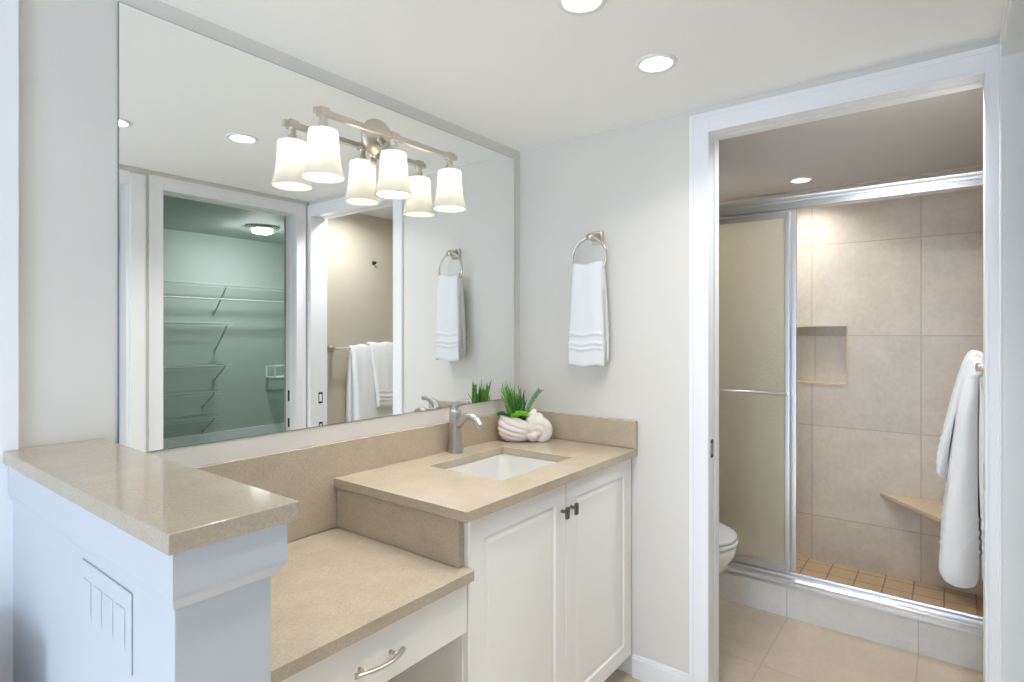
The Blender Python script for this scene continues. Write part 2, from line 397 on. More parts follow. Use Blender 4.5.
# undermount sink: rectangular basin with sloping floor
t = thing('sink', ((SX0 + SX1) / 2, (SY0 + SY1) / 2, .70), 'white rectangular basin sunk in the beige vanity countertop', 'sink')
bm = NB()
def rrect(cx, cy, hx, hy, r, z, n=6):
    out = []
    for sx, sy, a0 in ((1, 1, 0), (-1, 1, PI / 2), (-1, -1, PI), (1, -1, 3 * PI / 2)):
        for k in range(n + 1):
            a = a0 + PI / 2 * k / n
            out.append((cx + sx * (hx - r) + r * math.cos(a), cy + sy * (hy - r) + r * math.sin(a), z))
    return out
cx, cy = (SX0 + SX1) / 2, (SY0 + SY1) / 2; hx, hy = (SX1 - SX0) / 2, (SY1 - SY0) / 2
loops = [rrect(cx, cy, hx + .025, hy + .025, .03, .8515), rrect(cx, cy, hx + .001, hy + .001, .02, .8515), rrect(cx, cy, hx - .002, hy - .002, .03, .845),
         rrect(cx, cy, hx - .018, hy - .016, .05, .76), rrect(cx, cy, hx - .035, hy - .03, .06, .735), rrect(cx, cy, hx - .08, hy - .06, .06, .725), rrect(cx, cy, .02, .02, .02, .718)]
loops += [rrect(cx, cy, .02, .02, .02, .705), rrect(cx, cy, hx - .03, hy - .02, .06, .715), rrect(cx, cy, hx, hy, .05, .74), rrect(cx, cy, hx + .025, hy + .025, .03, .84)]
R = [[bm.verts.new(p) for p in lp] for lp in loops]
for a, b in zip(R, R[1:] + R[:1]):
    n = len(a)
    for k in range(n): bm.faces.new((a[k], a[(k + 1) % n], b[(k + 1) % n], b[k]))
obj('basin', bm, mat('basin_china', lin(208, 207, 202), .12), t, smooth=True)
bm = NB(); lathe(bm, [(.0, .722), (.012, .722), (.019, .7205), (.021, .717), (.0, .716)], (cx, cy, 0), n=20); obj('drain', bm, STEEL, t, smooth=True)

# vanity cabinet
CX0, CX1, CY = 1.086, XE - .004, .975
t = thing('vanity_cabinet', (1.56, 1.24, 0), 'white vanity cabinet with two doors under the sink', 'cabinet')
bm = NB(); 
for xa in (CX0, CX1 - .018): prism(bm, [(CY + .02, .085), (CY + .02, .8515), (YM - .023, .8515), (YM - .023, 0), (CY + .075, 0), (CY + .075, .085)], 'x', xa, xa + .018)
box(bm, CX0 + .018, CX1 - .018, CY + .02, CY + .038, .80, .8515); box(bm, CX0 + .018, CX1 - .018, CY + .02, YM - .023, .085, .103); box(bm, CX0 + .018, CX1 - .018, YM - .034, YM - .023, .103, .70)
obj('body', bm, CAB, t, bevel=.0015)
bm = NB(); box(bm, CX0 + .018, CX1 - .018, CY + .075, CY + .09, 0, .085); obj('toe_kick', bm, CAB, t)
def panel_door(x0, x1, z0, z1, y, knob_x, lab):
    bm = NB(); s = .058; th = .02
    # frame rings from outer edge to the recessed panel
    rings = [(0, 0), (.003, -.003 + .0)]
    prof = [(0., th), (0., .003), (.003, 0.), (s, 0.), (s + .004, .006), (s + .010, .006), (s + .022, .0025), (s + .05, .0025)]
    L = []
    for d, dy in prof:
        L.append([bm.verts.new((a, y + dy, b)) for a, b in ((x0 + d, z0 + d), (x1 - d, z0 + d), (x1 - d, z1 - d), (x0 + d, z1 - d))])
    for a, b in zip(L, L[1:]):
        for k in range(4): bm.faces.new((a[k], a[(k + 1) % 4], b[(k + 1) % 4], b[k]))
    bm.faces.new(L[-1]); bm.faces.new(L[0][::-1])
    d = obj('door', bm, CAB, t)
    bm = NB(); zk = .762
    tube(bm, [(knob_x, y, zk), (knob_x, y - .018, zk)], [.006, .0045], 12)
    prism(bm, [(knob_x - .008, zk - .021), (knob_x + .008, zk - .021), (knob_x + .009, zk + .012), (knob_x + .006, zk + .016), (knob_x - .006, zk + .016), (knob_x - .009, zk + .012)], 'y', y - .018, y - .026)
    obj('knob', bm, DARKMETAL, d, bevel=.0015)
panel_door(CX0 + .004, 1.5525, .085, .845, CY, 1.527, 'left')
panel_door(1.5555, CX1 - .008, .085, .845, CY, 1.582, 'right')

bm = NB(); box(bm, 1.0655, 1.0855, .99, YM - .0225, .728, .8515)
tag(obj('riser_panel', bm, QUARTZ, bevel=.0015), 'beige quartz riser between the low desk top and the raised vanity countertop', 'backsplash')

# make-up desk
t = thing('makeup_desk', (.75, 1.2, 0), 'low beige quartz topped desk with one white drawer beside the vanity cabinet', 'desk')
bm = NB(); box(bm, .4285, 1.0865, .953, YM - .0225, .699, .727); obj('desk_top', bm, QUARTZ, t, bevel=.002)
bm = NB(); box(bm, .430, 1.080, .973, .991, .566, .692); dr = obj('drawer_front', bm, CAB, t, bevel=.002)
bm = NB(); box(bm, .430, .446, .991, 1.45, .57, .6985); box(bm, 1.066, 1.0845, .991, 1.45, .57, .6985); box(bm, .446, 1.066, .991, 1.005, .57, .6985); box(bm, .446, 1.066, 1.005, 1.45, .57, .585); box(bm, .446, 1.066, 1.436, 1.45, .585, .6985)
obj('drawer_box', bm, CAB, t)
bm = NB(); zc = .628
for xx in (.748, .83): tube(bm, [(xx, .974, zc), (xx, .951, zc)], .0045, 10)
pts = []
for k in range(15):
    u = k / 14; x = .725 + .130 * u; b = (2 * u - 1) ** 2
    pts.append((x, .941 + .018 * b, zc - .000))
tube(bm, pts, [.0055 + .002 * abs(2 * k / 14 - 1) for k in range(15)], 10, flat=.7)
obj('pull', bm, NICKEL, dr, smooth=True)

# ------------------------------------------------------------------ half wall with ledge
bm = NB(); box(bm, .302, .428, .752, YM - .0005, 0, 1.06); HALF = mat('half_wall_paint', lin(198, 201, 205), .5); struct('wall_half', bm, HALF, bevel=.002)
bm = NB()
prof = [(0, .992), (.004, .992), (.012, 1.006), (.012, 1.0615), (0, 1.0615)]
ring = []
for d, z in [(.0, .990), (.006, .990), (.014, 1.004), (.015, 1.010), (.015, 1.0615), (.0, 1.0615)]:
    ring.append([bm.verts.new(p) for p in ((.302 - d * .5, YM - .017, z), (.302 - d * .5, .752 - d, z), (.428 + d, .752 - d, z), (.428 + d, YM - .022, z))])
for a, b in zip(ring, ring[1:]):
    for k in range(3): bm.faces.new((a[k], a[k + 1], b[k + 1], b[k]))
struct('trim_7', bm, HALF)
bm = NB(); box(bm, .287, .458, .731, YM - .0005, 1.0625, 1.0885)
tag(obj('ledge_slab', bm, QUARTZ, bevel=.002), 'beige quartz ledge capping the half wall in the foreground', 'countertop')
t = thing('switch_plate', (.302, .985, .9), 'white four-gang switch plate on the side of the half wall', 'switch plate')
bm = NB(); box(bm, .2988, .3019, .881, 1.083, .860, .972); obj('cover', bm, HALF, t, bevel=.002)
for k in range(4):
    yk = .982 + (k - 1.5) * .045
    bm = NB(); prism(bm, [(.2965, .910), (.2990, .882), (.2990, .946), (.2975, .946)], 'y', yk - .0155, yk + .0175)
    obj('rocker', bm, HALF, t, bevel=.0008)
    

# ------------------------------------------------------------------ faucet
FX, FY, FZ = 1.557, 1.461, .88
t = thing('faucet', (FX, FY, FZ), 'brushed nickel single-lever faucet behind the sink', 'faucet')
bm = NB()
rings = []
for z, rx, ry, oy in ((0, .026, .025, 0), (.004, .0265, .0255, 0), (.012, .0245, .0235, 0), (.06, .0225, .021, 0), (.11, .021, .0195, -.001), (.150, .021, .019, 0), (.158, .0205, .0185, 0)):
    rings.append((z, rx, ry, oy))
R = []
for z, rx, ry, oy in rings:
    ring = []
    for k in range(32):
        a = 2 * PI * k / 32; ca, sa = math.cos(a), math.sin(a)
        e = .72
        ring.append(bm.verts.new((FX + rx * math.copysign(abs(ca) ** e, ca), FY + oy + ry * math.copysign(abs(sa) ** e, sa), FZ + z)))
    R.append(ring)
for a, b in zip(R, R[1:]):
    for k in range(32): bm.faces.new((a[k], a[(k + 1) % 32], b[(k + 1) % 32], b[k]))
bm.faces.new(R[0][::-1]); bm.faces.new(R[-1])
obj('body', bm, STEEL, t, smooth=True)
bm = NB(); pts = []; rs = []
for k in range(15):
    u = k / 14
    pts.append((FX, FY - .008 - .118 * u ** .9, FZ + .100 + .050 * math.sin(PI * (u * .78 + .02)) - .026 * u ** 2)); rs.append(.0165 - .005 * u)
tube(bm, pts, rs, 16)
obj('spout', bm, STEEL, t, smooth=True)
bm = NB(); pts = []; rs = []
for k in range(15):
    u = k / 14
    pts.append((FX, FY + .006 - .075 * u ** 2.0, FZ + .150 + .052 * u ** .65 - .012 * u ** 4)); rs.append(.0195 - .0125 * u ** .8)
tube(bm, pts, rs, 16, flat=.75)
obj('lever', bm, STEEL, t, smooth=True)

# ------------------------------------------------------------------ shell pot with plants
PX, PY, PZ = 1.897, 1.396, .88
RD = Vector((.609, -.793, 0)); FD = Vector((-.793, -.609, 0))   # along the shell, towards the viewer
def pl(a, b, c): return Vector((PX, PY, PZ)) + RD * a + FD * b + Vector((0, 0, c))
t = thing('potted_plant', (PX, PY, PZ), 'white shell-shaped pot of green succulents in the counter corner', 'plant')
bm = NB()
def blob(ca, cb, cc, ra, rb, rc, rib=0, nrib=10, seg=40, rg=24):
    vs = []
    for i in range(rg + 1):
        th = PI * i / rg; row = []
        for j in range(seg):
            ph = 2 * PI * j / seg
            k = 1 + rib * math.cos(nrib * th) 
            row.append(bm.verts.new(pl(ca - ra * math.cos(th), cb + rb * math.sin(th) * math.cos(ph) * k, max(.0005, cc + rc * math.sin(th) * math.sin(ph) * k))))
        vs.append(row)
    for i in range(rg):
        for j in range(seg): bm.faces.new((vs[i][j], vs[i][(j + 1) % seg], vs[i + 1][(j + 1) % seg], vs[i + 1][j]))
# scallop half: ribbed flaring bowl, open top (radiating ribs)
NR, NS = 40, 96
rows = []
prof_r = [(0, .040), (.03, .052), (.12, .063), (.3, .0735), (.5, .0775), (.7, .076), (.88, .071), (1, .067)]
def rad(u):
    for (u0, r0), (u1, r1) in zip(prof_r, prof_r[1:]):
        if u <= u1: return r0 + (r1 - r0) * (u - u0) / (u1 - u0)
    return prof_r[-1][1]
for i in range(NR + 1):
    u = i / NR; row = []
    for j in range(NS):
        ph = 2 * PI * j / NS; ca, sa = math.cos(ph), math.sin(ph)
        w = max(0, min(1, .75 - .8 * ca))
        ridge = abs(math.sin(PI * (4.6 * u ** .85 + .9 * (ca + 1)))) ** .6
        r = rad(u) * (1 + w * (.085 * ridge - .05) * min(1, u * 4 + .2))
        lift = .016 * max(0, -ca) ** 1.5 * u ** 3 - .012 * max(0, ca) * u ** 2 + .004 * math.sin(ph * 5) * u ** 4
        row.append(bm.verts.new(pl(-.030 + r * .98 * ca, r * .82 * sa, .0005 + .098 * u + lift)))
    rows.append(row)
inner = []
for q, row in enumerate(rows[::-1][:14]):
    k = .93 - .01 * q
    inner.append([bm.verts.new(pl(-.030 + ((v.co - Vector((PX, PY, PZ))).dot(RD) + .030) * k, (v.co - Vector((PX, PY, PZ))).dot(FD) * k, v.co.z - PZ + .001)) for v in row])
allr = rows + inner
for a, b in zip(allr, allr[1:]):
    for j in range(NS): bm.faces.new((a[j], a[(j + 1) % NS], b[(j + 1) % NS], b[j]))
bm.faces.new(rows[0][::-1]); bm.faces.new(inner[-1])
scal = obj('shell_bowl', bm, POTM, t, smooth=True)
bm = NB()   # whorl: coiled body of shrinking overlapping turns
for k in range(26):      # spiral coil facing the viewer
    u = k / 25; an = -PI * .35 + u * 2 * PI * 1.35; R_ = .047 * (1 - u) + .006; r = .0245 * (1 - u) + .013 * u
    blob(.056 + R_ * math.cos(an) * .82, .020 + .022 * u, .052 + R_ * math.sin(an) * .80, r, r, r, seg=20, rg=12)
for (a, b, c, r) in ((.058, -.004, .048, .047), (.034, .030, .030, .027), (.028, .034, .058, .025), (.030, .028, .085, .024), (.036, .022, .106, .019), (.041, .016, .122, .012), (.060, .010, .095, .022),
                     (.070, .012, .022, .024), (.040, .012, .018, .026)):
    blob(a, b, c, r, r, r, seg=24, rg=14)
wh = obj('shell_whorl', bm, POTM, t, smooth=True)
rm = wh.modifiers.new('remesh', 'REMESH'); rm.mode = 'VOXEL'; rm.voxel_size = .0028; rm.use_smooth_shade = True
sm = wh.modifiers.new('smooth', 'SMOOTH'); sm.iterations = 3; sm.factor = .5
bm = NB(); lathe(bm, [(0, .086), (.048, .086), (.045, .06), (0, .06)], (PX - RD.x * .03, PY - RD.y * .03, PZ))
obj('soil', bm, mat('soil', lin(70, 62, 45), .95, bump=.6, bscale=150), t)
GR1 = mat('grass_green', lin(104, 158, 62), .45, var=.35, vscale=30); GR2 = mat('dark_green_leaf', lin(62, 120, 62), .5, var=.3, vscale=40)
GR3 = mat('bright_green_leaf', lin(118, 190, 52), .42, var=.25, vscale=40); GR4 = mat('sage_leaf', lin(126, 160, 108), .55, var=.2, vscale=60)
def blade(bm, base, tip, w, bend, th=.0012):
    base, tip = Vector(base), Vector(tip); d = tip - base; s = d.cross(Vector((0, 0, 1)))
    s = s.normalized() if s.length > 1e-4 else RD.copy()
    s = Matrix.Rotation(random.uniform(-.8, .8), 3, d.normalized()) @ s
    nrm = d.cross(s).normalized(); prev = None; n = 7
    for k in range(n + 1):
        u = k / n; p = base + d * u + nrm * bend * (u * (1 - u)) * 2 + Vector((0, 0, -abs(bend) * .6 * u * u))
        ww = w * (1 - u ** 2.2) * (.7 + .6 * u) + .0004
        q = [bm.verts.new(p + s * ww), bm.verts.new(p + nrm * (th + ww * .25)), bm.verts.new(p - s * ww), bm.verts.new(p - nrm * th)]
        if prev:
            for m in range(4): bm.faces.new((prev[m], prev[(m + 1) % 4], q[(m + 1) % 4], q[m]))
        prev = q
bm = NB()
for k in range(52):
    a = random.gauss(-.034, .016); b = random.gauss(.004, .014)
    f = random.random(); ta = -.098 + .105 * f; zt = .262 - .055 * f ** 1.5 - .05 * max(0, .25 - f) * 4 * random.random()
    zt *= random.uniform(.72, 1.0)
    blade(bm, pl(a, b, .075), pl(ta, b + random.gauss(.0, .018), zt), random.uniform(.0048, .0080), random.uniform(-.012, .012))
obj('grass_clump', bm, GR1, t, smooth=True)
bm = NB()
for k in range(26):
    a = random.gauss(-.026, .016); b = random.gauss(.008, .014); f = random.random()
    blade(bm, pl(a, b, .075), pl(-.080 + .095 * f, b + random.gauss(.002, .016), random.uniform(.15, .225)), random.uniform(.004, .0065), random.uniform(-.012, .012))
obj('dark_grass_clump', bm, GR2, t, smooth=True)
def rosette(name, ca, cb, cc, r, m, nl=34):
    bm = NB()
    for k in range(nl):
        az = k * 2.399; el = .15 + 1.2 * k / nl; L = r * (1 - .45 * k / nl)
        d = RD * math.cos(az) * math.cos(el) + FD * math.sin(az) * math.cos(el) + Vector((0, 0, math.sin(el)))
        b0 = pl(ca, cb, cc)
        tube(bm, [b0, b0 + d * L * .5, b0 + d * L * .85, b0 + d * L], [.002, .0052 * r / .03, .0042 * r / .03, .0006], 6, flat=.6)
    obj(name, bm, m, t, smooth=True)
rosette('bright_rosette', -.012, .040, .108, .036, GR3, 44)
rosette('dark_rosette', -.092, .022, .108, .026, GR2, 30)
rosette('dark_rosette', -.066, .034, .106, .024, GR2, 26)
rosette('bright_rosette', -.038, .046, .104, .024, GR3, 28)
bm = NB(); base = pl(.002, .022, .098); tip = pl(.068, .012, .208)
dd = tip - base; pts = [base + dd * u + Vector((0, 0, .014 * math.sin(PI * u))) for u in [k / 8 for k in range(9)]]
tube(bm, pts, [.0035, .005, .0062, .007, .0072, .007, .0065, .005, .002], 8)
for k in range(46):
    u = .15 + .85 * k / 46; p = base + dd * u + Vector((0, 0, .014 * math.sin(PI * u))); az = k * 2.399
    a, b = frame_of(dd); n = a * math.cos(az) + b * math.sin(az)
    tube(bm, [p + n * .004, p + n * .0095 + dd.normalized() * .006, p + n * .0115 + dd.normalized() * .013], [.0022, .002, .0004], 5)
obj('jade_spike', bm, GR4, t, smooth=True)

# ------------------------------------------------------------------ vanity light
LX, LZ, LY = 1.237, 1.960, 1.434
t = thing('vanity_light', (LX, YM, LZ), 'three-shade brushed nickel vanity light mounted on the mirror', 'wall light')
bm = NB(); lathe(bm, [(.0, -.0305), (.035, -.0305), (.05, -.026), (.062, -.016), (.066, -.0085), (.066, -.0065)], (LX, YM, LZ + .010), 'y', 40); obj('backplate', bm, NICKEL, t, smooth=True)
bm = NB(); tube(bm, [(LX, YM - .03, LZ + .005), (LX, LY, LZ)], .012, 16); lathe(bm, [(.0, -.034), (.020, -.034), (.024, -.029), (.024, -.028), (0, -.028)], (LX, YM, LZ + .005), 'y', 24)
tube(bm, [(LX, YM - .035, LZ - .055), (LX, YM - .03, LZ + .005)], .006, 10); tube(bm, [(LX, YM - .028, LZ - .072), (LX, YM - .028, LZ - .055)], [.010, .012], 12)
obj('arm', bm, NICKEL, t, smooth=True)
bm = NB(); box(bm, LX - .292, LX + .292, LY - .0085, LY + .0085, LZ - .0085, LZ + .0085); obj('bar', bm, NICKEL, t, bevel=.0015)
for s in (-1, 0, 1):
    x = LX + s * .262
    bm = NB()
    box(bm, x - .015, x + .015, LY - .0125, LY + .0125, LZ - .0125, LZ + .0135)
    lathe(bm, [(.011, LZ - .012), (.011, LZ - .030), (.014, LZ - .032), (.014, LZ - .042), (.022, LZ - .046), (.030, LZ - .052), (.030, LZ - .056), (0, LZ - .056)], (x, LY, 0), n=24)
    obj('socket', bm, NICKEL, t, bevel=.001)
    bm = NB(); op = [(.034, -.050), (.0405, -.0525), (.0425, -.060), (.043, -.085), (.0455, -.115), (.050, -.148), (.0575, -.178), (.060, -.1875), (.0605, -.190)]
    prof = [(r, LZ + h) for r, h in op] + [(r - .004, LZ + h + .001) for r, h in op[::-1][:-1]] + [(.026, LZ - .0535), (.026, LZ - .048)]
    lathe(bm, prof + [prof[0]], (x, LY, 0), n=40)
    sh = obj('shade', bm, SHADE, t, smooth=True)
    bm = NB(); lathe(bm, [(.012, LZ - .056), (.013, LZ - .066), (.021, LZ - .086), (.024, LZ - .100), (.020, LZ - .116), (.010, LZ - .124), (0, LZ - .125)], (x, LY, 0), n=20)
    obj('bulb', bm, BULB, sh, smooth=True)

# ------------------------------------------------------------------ ceiling lights
def downlight(x, y, z, label, power, col, grp=None, r=.062, spread=122):
    t = thing('recessed_light', (x, y, z), label, 'ceiling light', grp)
    bm = NB(); lathe(bm, [(r * .72, z - .003), (r * .78, z - .006), (r * .97, z - .005), (r, z - .001), (r, z - .0002), (r * .72, z - .0002), (r * .72, z - .003)], (x, y, 0), n=40); obj('trim_ring', bm, PLASTIC, t, smooth=True)
    bm = NB(); lathe(bm, [(0, z - .0032), (r * .72, z - .0028), (r * .72, z - .0005), (0, z - .0005)], (x, y, 0), n=32); obj('lens', bm, LENS, t)
    l = bpy.data.lights.new('downlight', 'AREA'); l.shape = 'DISK'; l.size = r * 1.4; l.energy = power; l.color = col; l.spread = math.radians(spread)
    o = bpy.data.objects.new('downlight', l); C.objects.link(o); o.location = (x, y, z - .008)
    return t
downlight(1.613, .697, H, 'recessed ceiling light nearest the bathroom doorway', 1.35, (1, .97, .94), 'recessed ceiling lights')
downlight(1.195, .705, H, 'recessed ceiling light cut by the top of the photo, above the sink counter', 1.35, (1, .97, .94), 'recessed ceiling lights')
downlight(3.315, .626, H, 'recessed ceiling light inside the shower', 1.7, (1, .97, .93), 'recessed ceiling lights', r=.058, spread=130)
def ceiling_fill(name, x, y, power, col, spread):  # unseen fill light at ceiling height, without a fixture
    l = bpy.data.lights.new(name, 'AREA'); l.shape = 'DISK'; l.size = .09; l.energy = power; l.color = col; l.spread = math.radians(spread)
    o = bpy.data.objects.new(name, l); C.objects.link(o); o.location = (x, y, H - .008)
ceiling_fill('bathroom_fill', 2.22, .20, 4.5, (.95, .97, 1), 165)  # added out of view to brighten the bathroom
ceiling_fill('shower_fill', 3.22, 1.10, 2.6, (1, .96, .90), 150)  # added out of view to brighten the shower behind the obscure glass
downlight(.800, .500, H, 'recessed ceiling light cut by the left edge of the mirror, over the desk', 2.2, (1, .97, .94), 'recessed ceiling lights')
t = thing('closet_ceiling_light', (3.27, -2.90, 2.47), 'lit round closet ceiling light seen in the mirror', 'ceiling light')
bm = NB(); lathe(bm, [(0, 2.4695), (.17, 2.4695), (.17, 2.458), (.13, 2.44), (0, 2.44)], (3.27, -2.90, 0), n=40); obj('rim', bm, NICKEL, t, smooth=True)
bm = NB(); lathe(bm, [(0, 2.4395), (.105, 2.4395), (.10, 2.41), (.07, 2.40), (0, 2.397)], (3.27, -2.90, 0), n=40); obj('diffuser', bm, LEDW, t, smooth=True)

# ------------------------------------------------------------------ towels and rails
def towel_profile(name, label, cat, axis, prof, a0, a1, bands=(), group=None, taper=None, wob=.004, seed=1, skew=0., amp=.006):
    """closed cross-section prof [(d, z)] swept along axis from a0 to a1; d is the distance across, taper(z) scales the width,
       bands: heights of woven stripes"""
    rnd = random.Random(seed); bm = NB(); N = 26
    # round the corners, then resample the profile finely
    for _ in range(2):
        q = []
        for i in range(len(prof)):
            (x0, z0), (x1, z1) = prof[i], prof[(i + 1) % len(prof)]
            f = .25 if math.hypot(x1 - x0, z1 - z0) < .08 else .02 / math.hypot(x1 - x0, z1 - z0)
            q += [(x0 + (x1 - x0) * f, z0 + (z1 - z0) * f), (x0 + (x1 - x0) * (1 - f), z0 + (z1 - z0) * (1 - f))]
        prof = q
    pts = []
    n = len(prof)
    for i in range(n):
        p, q = Vector(prof[i] + (0,)), Vector(prof[(i + 1) % n] + (0,))
        m = max(1, int((q - p).length / .005))
        for k in range(m): pts.append(p.lerp(q, k / m))
    ph = [rnd.uniform(0, 6.28) for _ in range(6)]
    cen = sum((p.x for p in pts)) / len(pts)
    rows = []
    mid = (a0 + a1) / 2
    for i in range(N + 1):
        u = i / N; row = []
        edge = min(u, 1 - u); rnd_in = .010 * max(0, 1 - edge / .06) ** 2
        for p in pts:
            w = taper(p.y) if taper else 1
            a = mid + (a0 + (a1 - a0) * u - mid) * w + skew * (p.y - pts[0].y)
            d = p.x + wob * (math.sin(9 * a * 6 + ph[0] + p.y * 5) + .6 * math.sin(23 * a * 4 + ph[1] - p.y * 9))
            for bz in bands:
                if abs(p.y - bz) < .007: d += (-1 if p.x < cen else 1) * amp * math.cos((p.y - bz) / .007 * PI / 2)
            d = d + (cen - d) * rnd_in * 6
            z = p.y + .004 * math.sin(17 * a * 3 + ph[2]) 
            row.append(bm.verts.new((d, a, z) if axis == 'y' else (a, d, z)))
        rows.append(row)
    m = len(pts)
    for r0, r1 in zip(rows, rows[1:]):
        for k in range(m): bm.faces.new((r0[k], r0[(k + 1) % m], r1[(k + 1) % m], r1[k]))
    bm.faces.new(rows[0][::-1]); bm.faces.new(rows[-1])
    o = obj(name, bm, TERRY, smooth=True); tag(o, label, cat, group)
    return o

# towel ring on the end wall
RY, RZ, RX, RR = 1.136, 1.625, 1.982, .0755
t = thing('towel_ring', (XE, RY - .01, RZ), 'brushed nickel towel ring on the end wall beside the mirror', 'towel ring')
bm = NB(); box(bm, XE - .011, XE - .0005, RY - .036, RY + .016, RZ + RR - .020, RZ + RR + .032); obj('wall_plate', bm, NICKEL, t, bevel=.006)
bm = NB(); tube(bm, [(XE - .010, RY - .010, RZ + RR + .006), (RX - .012, RY - .004, RZ + RR + .003)], [.019, .0125], 16); obj('post', bm, NICKEL, t, smooth=True)
bm = NB(); NP = 56
cs = [(RX, RY + RR * math.sin(2 * PI * k / NP), RZ + RR * math.cos(2 * PI * k / NP)) for k in range(NP + 1)]
tube(bm, cs, .0052, 10, cap=False); obj('ring', bm, NICKEL, t, smooth=True)
x = RX
prof = [(x - .020, 1.192), (x - .028, 1.20), (x - .026, 1.40), (x - .022, 1.55), (x - .016, 1.592), (x - .004, 1.602), (x + .010, 1.598), (x + .018, 1.57), (x + .026, 1.42), (x + .028, 1.215), (x + .020, 1.208), (x + .006, 1.212), (x + .003, 1.30), (x + .002, 1.45), (x + .0, 1.50), (x - .003, 1.45), (x - .004, 1.30), (x - .006, 1.195)]
towel_profile('hand_towel', 'white hand towel hanging folded through the towel ring', 'towel', 'y', prof, RY - .072, RY + .074,
              bands=(1.262, 1.280, 1.318), taper=lambda z: 1.06 - .18 * max(0, (z - 1.25) / .35), wob=.0022, seed=3)
# towel bar in the bathroom
BY, BZ = -.072, 1.222
t = thing('towel_bar', (2.5, -.14, BZ), 'brushed nickel towel bar on the bathroom side wall', 'towel bar')
bm = NB(); tube(bm, [(2.20, BY, BZ), (2.86, BY, BZ)], .008, 14); obj('bar', bm, NICKEL, t, smooth=True)
for xx in (2.207, 2.853):
    bm = NB(); lathe(bm, [(.0, .0005), (.024, .0005), (.024, .008), (.014, .014), (.011, .06), (.012, .079), (0, .082)], (xx, -.14, BZ), 'y', 24); obj('mount', bm, NICKEL, t, smooth=True)
prof = [(BY - .008, .535), (BY - .045, .53), (BY - .058, .57), (BY - .050, 1.0), (BY - .030, 1.18), (BY - .018, 1.235), (BY + .0, 1.247), (BY + .020, 1.238), (BY + .044, 1.15), (BY + .066, .95), (BY + .088, .70), (BY + .098, .58), (BY + .098, .54), (BY + .080, .515), (BY + .035, .515), (BY + .006, .535), (BY + .002, .62), (BY + .002, .9), (BY + .002, 1.1), (BY + .0, 1.205), (BY - .003, 1.1), (BY - .004, .8)]
towel_profile('bath_towel', 'long white bath towel hanging over the bathroom towel bar', 'towel', 'x', prof, 2.31, 2.78, bands=(.64, .67, .70, .74), wob=.003, seed=5, amp=.004)
prof = [(BY - .064, .90), (BY - .058, 1.0), (BY - .038, 1.18), (BY - .024, 1.244), (BY + .0, 1.262), (BY + .028, 1.248), (BY + .056, 1.15), (BY + .090, .98), (BY + .112, .845), (BY + .100, .825), (BY + .082, .835), (BY + .076, .95), (BY + .050, 1.12), (BY + .024, 1.236), (BY + .0, 1.2495), (BY - .021, 1.234), (BY - .033, 1.175), (BY - .053, .98), (BY - .059, .90)]
towel_profile('hand_towel', 'shorter white hand towel laid over the long bath towel', 'towel', 'x', prof, 2.45, 2.72, bands=(.875, .90, .93), wob=.002, seed=9, amp=.004)
bm = NB(); lathe(bm, [(.0, .0), (.012, .0), (.012, .006), (.005, .008), (.005, .022), (.009, .026), (0, .03)], (2.549, -.1395, 1.806), 'y', 16)
tag(obj('robe_hook', bm, PLATE, smooth=True), 'small dark hook on the beige bathroom wall, seen in the mirror', 'hook')

# ------------------------------------------------------------------ door hardware
def plate(name, label, bmf, m=PLATE):
    bm = NB(); bmf(bm); return tag(obj(name, bm, m, bevel=.0005), label, 'strike plate')
def ring_plate(a0, a1, z0, z1, f):
    def go(bm):
        w = .006
        f(bm, a0, a0 + w, z0, z1); f(bm, a1 - w, a1, z0, z1); f(bm, a0 + w, a1 - w, z0, z0 + w * 2); f(bm, a0 + w, a1 - w, z1 - w * 2, z1)
    return go
plate('strike_plate', 'dark metal strike plate on the left jamb of the bathroom doorway', ring_plate(2.046, 2.070, .878, .942, lambda bm, a0, a1, z0, z1: box(bm, a0, a1, .6765, .679, z0, z1)))
plate('strike_plate', 'upper dark strike plate on the right jamb of the bathroom doorway, seen in the mirror', ring_plate(2.075, 2.105, .885, .955, lambda bm, a0, a1, z0, z1: box(bm, a0, a1, -.0751, -.0747, z0, z1)))
plate('strike_plate', 'lower dark strike plate on the right jamb of the bathroom doorway, seen in the mirror', ring_plate(2.078, 2.105, .72, .77, lambda bm, a0, a1, z0, z1: box(bm, a0, a1, -.0751, -.0747, z0, z1)))
plate('strike_plate', 'upper dark strike plate on the closet jamb, seen in the mirror', lambda bm: box(bm, 1.9435, 1.9455, -.200, -.182, .905, .97))
plate('strike_plate', 'lower dark strike plate on the closet jamb, seen in the mirror', lambda bm: box(bm, 1.9435, 1.9455, -.200, -.182, .745, .80))

# ------------------------------------------------------------------ shower door
t = thing('shower_door_frame', (2.96, .65, .15), 'polished aluminium header and sill track of the shower', 'shower frame')
bm = NB()
prism(bm, [(2.935, 1.913), (2.945, 1.908), (2.985, 1.908), (2.985, 1.982), (2.95, 1.986), (2.938, 1.978), (2.933, 1.966), (2.938, 1.954), (2.945, 1.948), (2.936, 1.940)], 'y', -.139, 1.449)
obj('header', bm, ALU, t, bevel=.002)
bm = NB()
prism(bm, [(2.925, .149), (2.925, .158), (2.940, .166), (2.944, .176), (2.950, .176), (2.953, .164), (2.967, .164), (2.970, .182), (2.978, .182), (2.982, .149)], 'y', -.139, 1.449)
obj('sill_track', bm, ALU, t, bevel=.001)
bm = NB(); box(bm, 2.940, 2.985, -.139, -.118, .183, 1.907); obj('side_jamb', bm, ALU, t, bevel=.002)
bm = NB(); box(bm, 2.940, 2.985, 1.428, 1.449, .183, 1.907); obj('side_jamb', bm, ALU, t, bevel=.002)
